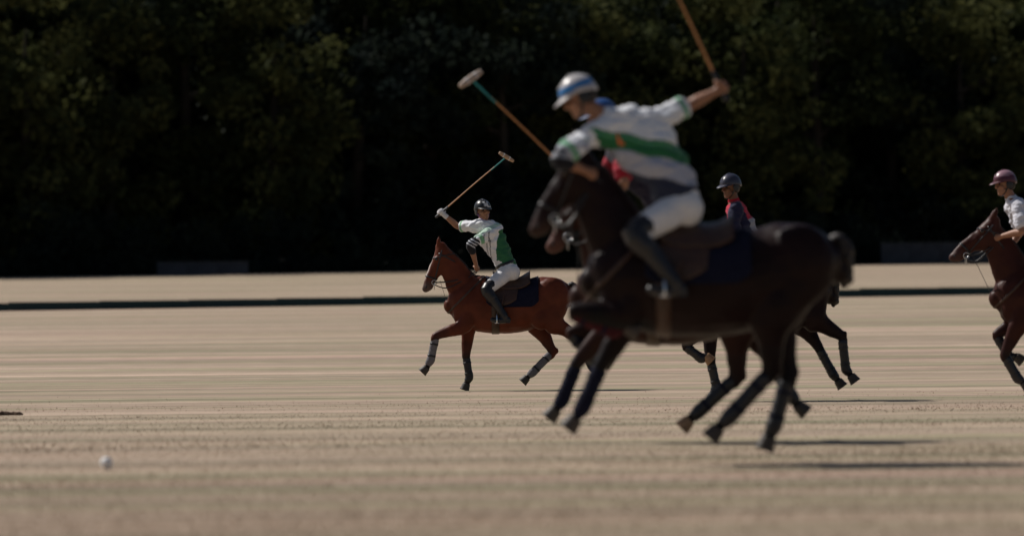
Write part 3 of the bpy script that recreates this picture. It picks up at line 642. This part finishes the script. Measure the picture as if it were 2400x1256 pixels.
def shirt_fore(co, c):      # white, green band under the shoulder blades, pale grey, then navy
    J = c['J']; t = along(co, J['pelvis'], J['neck']); out = np.tile(WHITE, (len(co), 1)).astype(float)
    t = co[:, 2]+.085+.21*co[:, 0]+.008*np.sin(co[:, 0]*25)
    out[(t > 1.955) & (t < 2.07)] = (.025, .14, .055); out[(t > 1.82) & (t <= 1.955)] = (.40, .41, .48); out[t <= 1.82] = NAVY
    out[(t > 2.03) & (t < 2.05)] = (.09, .28, .15)
    for sd in ('l', 'r'):
        k = along(co, J['sh_'+sd], J['el_'+sd]); d = np.linalg.norm(co-(np.array(J['sh_'+sd])+np.clip(k, 0, 1)[:, None]*np.array(J['el_'+sd]-J['sh_'+sd])), axis=1)
        out[(k > -.2) & (k < .60) & (d < .088)] = WHITE; out[(k > .64) & (k < .78) & (d < .1)] = (.16, .36, .22)
    return out
def shirt_red(co, c):
    J = c['J']; t = along(co, J['pelvis'], J['neck']); out = np.tile((.02, .018, .035), (len(co), 1)).astype(float)
    for sd in ('l', 'r'):
        k = along(co, J['sh_'+sd], J['el_'+sd]); d = np.linalg.norm(co-(np.array(J['sh_'+sd])+np.clip(k, 0, 1)[:, None]*np.array(J['el_'+sd]-J['sh_'+sd])), axis=1); out[(k > .22) & (d < .10)] = RED
    return out
def shirt_far(co, c):
    J = c['J']; t = along(co, J['pelvis'], J['neck']); out = np.tile((.42, .02, .05), (len(co), 1)).astype(float); out[t < .62] = (.30, .30, .34)
    s_ = (co-np.array(J['chest']))@np.array(c['slv']); out[abs(s_) > .15] = (.02, .02, .05); return out
def shirt_last(co, c):
    J = c['J']; t = along(co, J['pelvis'], J['neck']); out = np.tile((.62, .62, .68), (len(co), 1)).astype(float); out[(t > .38) & (t < .50)] = (.20, .05, .06); out[(t < .34) & (t > .28)] = (.20, .05, .06); return out
solid = lambda c: (lambda a, b, u: c)
def helm_lead(a, b, u): return (.60, .60, .62) if (a > .02 and .02 < u < .085 and abs(b) < .035) or (-.004 < u < .012 and b > .02) else (.012, .012, .014)  # highlight painted into the black shell as a pale front patch
def helm_fore(a, b, u): return (.02, .16, .42) if .018 < u < .062 else (.42, .40, .40)
def helm_mid(a, b, u): return (.02, .07, .22) if abs(b) > .03 or u < .04 else (.10, .12, .22)

# 1. leading bay horse
s1 = dict(poll=(-.925, 1.915), muzzle=(-1.12, 1.34), col=(.10, .025, .012), points=(.022, .014, .012), muzzle_col=(.09, .06, .05),
 fl=[(-.62, .87), (-1.0, .73), (-1.07, .42), (-1.13, .31), (-1.20, .24)], fr=[(-.56, .86), (-.60, .46), (-.56, .18), (-.60, .085), (-.63, .0)],
 hl=[(.56, .92), (.92, .66), (1.07, .32), (1.13, .22), (1.19, .14)], hr=[(.36, .90), (.56, .50), (.30, .24), (.21, .16), (.15, .10)],
 wraps=['grey', 'black', 'black', 'grey'], pad='navy', rein_hand=(-.44, 1.62), foot_l=(-.20, .93), foot_r=(-.20, .93), saddle_x=.02, blaze=True)
h1, L1 = make_horse('horse', 'bright bay horse leading the pack, its lit face tucked in', 1195, 175, s1)
r1 = dict(j=dict(pelvis=(-.03, 0, 1.615), waist=(-.10, 0, 1.79), chest=(-.24, -.01, 2.03), neck=(-.345, .0, 2.25), head=(-.355, -.01, 2.40), sh_l=(-.15, -.09, 2.15), sh_r=(-.48, .03, 2.20),
 el_l=(-.52, -.27, 1.95), ha_l=(-.44, -.03, 1.63), el_r=(-.69, .20, 2.20), ha_r=(-.915, .12, 2.385), hip_l=(-.04, -.11, 1.58), hip_r=(-.04, .11, 1.58),
 kn_l=(-.30, -.34, 1.34), kn_r=(-.30, .34, 1.34), an_l=(-.08, -.375, .99), an_r=(-.08, .375, .99), to_l=(-.24, -.39, .945), to_r=(-.24, .39, .945)),
 face=(.45, -.88, .02), up=(-.05, 0, 1), shirt=shirt_lead, helmet=helm_lead, grip_l=(-.3, .1, 1), back_l=(0, -1, .2), grip_r=(.80, -.05, .60), back_r=(-.7, -.5, .4), glove_r='white', elbow_l=True, knee='black', strap='purple')
M['purple'] = mat('purple_strap', (.22, .03, .30), .6, .3)
p1, O1 = make_rider('player in white and green leaning back, white glove raising a cane mallet', L1, r1)
make_mallet('polo_mallet', 'slanting orange cane mallet raised by the player in the white glove', r1['j']['ha_r'], (-.03, .0, 3.12), (.9, .2, -.55), L1)


# 2. foremost dark horse
s2 = dict(poll=(-.90, 2.00), muzzle=(-1.15, 1.49), col=(.011, .0040, .0036), points=(.005, .0045, .005), muzzle_col=(.035, .018, .014),
 fl=[(-.58, .92), (-.95, .93), (-.68, .81), (-.58, .83), (-.51, .80)], fr=[(-.54, .90), (-.75, .58), (-.87, .31), (-.93, .22), (-.99, .14)],
 hl=[(.38, .90), (.36, .52), (.10, .24), (.01, .15), (-.05, .08)], hr=[(.44, .90), (.50, .49), (.40, .17), (.36, .08), (.33, 0)],
 wraps=['wine', 'navy', 'black', 'black'], hoofmats=['hoof', 'hoof', 'hoof', 'hoof'], pad='navy', rein_hand=(-.78, 1.83), foot_l=(-.36, 1.06), foot_r=(-.36, 1.06), saddle_x=-.12, tape='navy', lift=.08)
h2, L2 = make_horse('horse', 'largest near black horse in front, one foreleg folded up', 1672, 353, s2)
r2 = dict(j=dict(pelvis=(-.22, 0, 1.74), waist=(-.29, .0, 1.93), chest=(-.44, .01, 2.11), neck=(-.70, .01, 2.31), head=(-.875, .01, 2.44), sh_l=(-.82, -.07, 2.18), sh_r=(-.37, .04, 2.29),
 el_l=(-1.02, -.24, 2.02), ha_l=(-.80, -.05, 1.845), el_r=(-.14, .16, 2.39), ha_r=(.07, .15, 2.50), hip_l=(-.24, -.11, 1.70), hip_r=(-.24, .11, 1.70),
 kn_l=(-.52, -.33, 1.44), kn_r=(-.52, .33, 1.44), an_l=(-.27, -.375, 1.12), an_r=(-.27, .375, 1.12), to_l=(-.43, -.39, 1.075), to_r=(-.43, .39, 1.075)),
 face=(-.90, -.15, -.42), up=(-.4, 0, 1), bulk=1.13, shirt=shirt_fore, helmet=helm_fore, skin='skin', grip_l=(-.3, .1, 1), back_l=(0, -1, .2), grip_r=(-.30, 0, .95), back_r=(.9, -.2, .2), elbow_l=True, knee='black', peak='whiteleather', ridge='whiteleather')
M['whiteleather'] = mat('white_leather', (.42, .40, .40), .5, .35)
for k_ in r2['j']:
    if k_ not in ('ha_l', 'kn_l', 'kn_r', 'an_l', 'an_r', 'to_l', 'to_r'): a_ = r2['j'][k_]; r2['j'][k_] = (a_[0], a_[1], a_[2]-.085)
p2, O2 = make_rider('foremost player bent forward, white and green shirt, blue banded helmet', L2, r2)
make_mallet('polo_mallet', 'upright orange cane mallet rising out of the photo above the foremost player', r2['j']['ha_r'], (-.42, .05, 3.46), (.3, .9, .05), L2)

# 3. second dark horse, mostly hidden
s3 = dict(poll=(-.76, 2.06), muzzle=(-.95, 1.64), col=(.028, .009, .006), points=(.012, .009, .009), muzzle_col=(.09, .04, .03),
 fl=[(-.60, .88), (-.84, .62), (-.95, .35), (-1.01, .26), (-1.07, .19)], fr=[(-.56, .90), (-.88, .86), (-.70, .66), (-.62, .66), (-.56, .62)],
 hl=[(.42, .90), (.40, .50), (.12, .25), (.03, .17), (-.03, .11)], hr=[(.50, .93), (.66, .66), (.84, .36), (.90, .27), (.97, .21)],
 wraps=['navy', 'black', 'black', 'black'], hoofmats=['hoof', 'hoof', 'hoof_pale', 'hoof'], pad='wine', rein_hand=(-.52, 1.87), foot_l=(-.24, 1.02), foot_r=(-.24, 1.02), saddle_x=-.02, tape='navy')
h3, L3 = make_horse('horse', 'dark brown horse half hidden behind the foremost horse', 1600, 300, s3)
r3 = dict(j=dict(pelvis=(-.12, 0, 1.80), waist=(-.22, 0, 1.97), chest=(-.38, 0, 2.17), neck=(-.52, 0, 2.38), head=(-.62, -.01, 2.53), sh_l=(-.45, -.19, 2.27), sh_r=(-.50, .17, 2.27),
 el_l=(-.46, -.32, 2.02), ha_l=(-.52, -.05, 1.88), el_r=(-.58, .30, 2.06), ha_r=(-.84, .16, 2.08), hip_l=(-.14, -.11, 1.76), hip_r=(-.14, .11, 1.76),
 kn_l=(-.38, -.34, 1.46), kn_r=(-.38, .34, 1.46), an_l=(-.14, -.375, 1.09), an_r=(-.14, .375, 1.09), to_l=(-.30, -.39, 1.04), to_r=(-.30, .39, 1.04)),
 face=(-.96, -.25, -.12), shirt=shirt_red, helmet=helm_mid, skin='skin', grip_l=(-.3, .1, 1), back_l=(0, -1, .2), grip_r=(-.72, 0, .69), back_r=(0, .2, -1), band_r='redband', knee='brown', boot='brown', collar='redband', peak='bluepeak')
M['redband'] = mat('red_fabric', (.42, .012, .03), .85, .2); M['bluepeak'] = mat('blue_peak', (.02, .05, .15), .5, .4)
p3, O3 = make_rider('player in red sleeves and blue helmet hidden behind the foremost player', L3, r3)
make_mallet('polo_mallet', 'pale headed mallet held up left of the blue banded helmet', r3['j']['ha_r'], (-1.64, .1, 2.86), (.75, .5, .55), L3, head_m='palewood')

# 4. far horse with the red shirted player
s4 = dict(poll=(-.98, 1.86), muzzle=(-1.30, 1.36), col=(.014, .0055, .005), points=(.010, .008, .009), muzzle_col=(.04, .03, .03),
 fl=[(-.56, .90), (-.84, .64), (-.66, .50), (-.60, .52), (-.56, .48)], fr=[(-.54, .87), (-.54, .46), (-.48, .18), (-.52, .085), (-.55, 0)],
 hl=[(.62, .95), (.95, .72), (.99, .36), (1.05, .28), (1.10, .21)], hr=[(.50, .92), (.70, .60), (.86, .30), (.92, .22), (.97, .15)],
 wraps=['black', 'black', 'black', 'black'], hoofmats=['hoof_pale', 'hoof', 'hoof', 'hoof'], pad='navy', rein_hand=(-.47, 1.69), foot_l=(-.22, .95), foot_r=(-.22, .95), saddle_x=0)
h4, L4 = make_horse('horse', 'dark horse furthest back in the pack, hind legs trailing', 1775, 205, s4)
r4 = dict(j=dict(pelvis=(-.03, 0, 1.66), waist=(-.10, 0, 1.85), chest=(-.19, 0, 2.06), neck=(-.26, 0, 2.29), head=(-.295, -.02, 2.445), sh_l=(-.24, -.19, 2.19), sh_r=(-.24, .19, 2.19),
 el_l=(-.30, -.30, 1.92), ha_l=(-.47, -.06, 1.70), el_r=(-.26, .30, 1.92), ha_r=(-.46, .10, 1.76), hip_l=(-.04, -.11, 1.62), hip_r=(-.04, .11, 1.62),
 kn_l=(-.30, -.34, 1.36), kn_r=(-.30, .34, 1.36), an_l=(-.08, -.375, 1.01), an_r=(-.08, .375, 1.01), to_l=(-.24, -.39, .965), to_r=(-.24, .39, .965)),
 face=(-.85, -.5, -.12), shirt=shirt_far, helmet=solid((.035, .035, .055)), skin='skin_dark', grip_l=(-.3, .1, 1), back_l=(0, -1, .2), grip_r=(-.3, .1, 1), back_r=(0, 1, .2), knee='brown', collar='redband', peak='navyshell', ridge='navyshell', breeches=(.5, .5, .52))
M['navyshell'] = mat('navy_shell', (.03, .03, .05), .35, .45); M['palewood'] = mat('pale_mallet_wood', (.40, .31, .25), .55, .35, .2, 20)
for o in bpy.data.objects:
    if o.name.startswith('mallet_head') and o.data.materials[0] is None: o.data.materials[0] = M['palewood']
p4, O4 = make_rider('player in navy helmet and red shirt behind the foremost horse', L4, r4)

# 5. horse entering at the right edge
s5 = dict(poll=(-.84, 1.98), muzzle=(-1.26, 1.58), col=(.042, .012, .008), points=(.014, .010, .010), muzzle_col=(.07, .035, .03),
 fl=[(-.58, .88), (-.74, .52), (-.60, .27), (-.53, .22), (-.47, .15)], fr=[(-.54, .90), (-.80, .74), (-.66, .50), (-.58, .50), (-.53, .46)],
 hl=[(.40, .90), (.56, .50), (.36, .20), (.30, .10), (.26, 0)], hr=[(.50, .93), (.80, .66), (.94, .34), (1.0, .26), (1.06, .19)],
 wraps=['black', 'black', 'black', 'black'], pad='wine', rein_hand=(-.79, 1.79), foot_l=(-.30, .98), foot_r=(-.30, .98), saddle_x=-.08)
h5, L5 = make_horse('horse', 'red brown horse cut off by the right edge of the photo', 2508, 215, s5)
r5 = dict(j=dict(pelvis=(-.20, 0, 1.70), waist=(-.32, 0, 1.84), chest=(-.48, 0, 2.02), neck=(-.63, 0, 2.22), head=(-.70, -.01, 2.38), sh_l=(-.58, -.19, 2.13), sh_r=(-.60, .17, 2.13),
 el_l=(-.56, -.30, 1.86), ha_l=(-.80, -.05, 1.80), el_r=(-.50, .28, 1.88), ha_r=(-.66, .14, 1.66), hip_l=(-.20, -.11, 1.66), hip_r=(-.20, .11, 1.66),
 kn_l=(-.44, -.34, 1.40), kn_r=(-.44, .34, 1.40), an_l=(-.18, -.375, 1.06), an_r=(-.18, .375, 1.06), to_l=(-.34, -.39, 1.01), to_r=(-.34, .39, 1.01)),
 face=(-.95, -.3, -.1), shirt=shirt_last, helmet=lambda a, b, u: (.30, .17, .21) if u > .055 else (.07, .012, .025), skin='skin', grip_l=(-.3, .1, 1), back_l=(0, -1, .2), grip_r=(-.3, .1, 1), back_r=(0, 1, .2), knee='brown', boot='brown', glove_r='white', peak='wineshell', ridge='wineshell')  # helmet crown painted paler, as if the sun lit the maroon shell
M['wineshell'] = mat('wine_shell', (.09, .02, .03), .4, .4)
p5, O5 = make_rider('player in maroon helmet and pale shirt at the right edge', L5, r5)

# orange emblem on the back of the foremost player's shirt
def emblem(root, O, poly, depth_dir, off):
    sh = [c for c in root.children if c.name.startswith('shirt')][0].data
    bvh = BVHTree.FromPolygons([v.co.copy() for v in sh.vertices], [tuple(p.vertices) for p in sh.polygons]); P_, N_ = [], []
    for (x0, x1, z) in poly:
        row, nr = [], []
        for k in range(4):
            q = Vector((x0+(x1-x0)*k/3, -1, z))-Vector((O.x, O.y, O.z)); h = bvh.ray_cast(q, Vector((0, 1, 0)), 3)
            if h[0] is None: return
            row.append(h[0]-Vector((0, off, 0))); nr.append(Vector((0, -1, 0)))
        P_.append(row); N_.append(nr)
    link('emblem', G().sheet(P_, N_, .002).mesh('emblem'), M['orange'], root)
emblem(p2, O2, [(-.635, -.628, 2.115), (-.635, -.618, 2.085), (-.632, -.603, 2.06), (-.628, -.585, 2.04), (-.615, -.575, 2.03)], None, .006)

# ------------------------------------------------------------------ ball
bs = 352.0; D = F/bs; g = G().ell((0, 0, 0), (.0425, .0425, .0425), nu=28, nv=18)
b = link('polo_ball', g.mesh('polo_ball'), M['ball'], None, ((245-1200)/bs, D, terrain(D)+.043), 'white scuffed ball lying alone on the dry grass', 'ball')
# a shadow on the turf, built as a low dark clump
def shadow_patch(px, py, w, label):
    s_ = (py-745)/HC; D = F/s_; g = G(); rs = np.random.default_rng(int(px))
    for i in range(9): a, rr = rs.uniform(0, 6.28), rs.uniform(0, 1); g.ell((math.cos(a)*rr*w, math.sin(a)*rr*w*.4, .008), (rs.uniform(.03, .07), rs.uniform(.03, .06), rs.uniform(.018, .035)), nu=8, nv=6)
    o = link('shadow_patch', g.skin('shadow_patch', .009, 1, wr=.012, wsc=(30, 30, 30)), M['soil'], None, ((px-1200)/s_, D, terrain(D)), label, 'shadow_patch', 'shadows built as dark clumps on the turf')
M['soil'] = mat('soil', (.07, .045, .03), .95, .1, .4, 30)  # dark brown that gives the shadow patch its shade
shadow_patch(18, 953, .13, 'dark clump in place of a shadow on the turf at the left edge')
print('tris', sum(len(o.data.polygons)*2 for o in bpy.data.objects if o.type == 'MESH'))
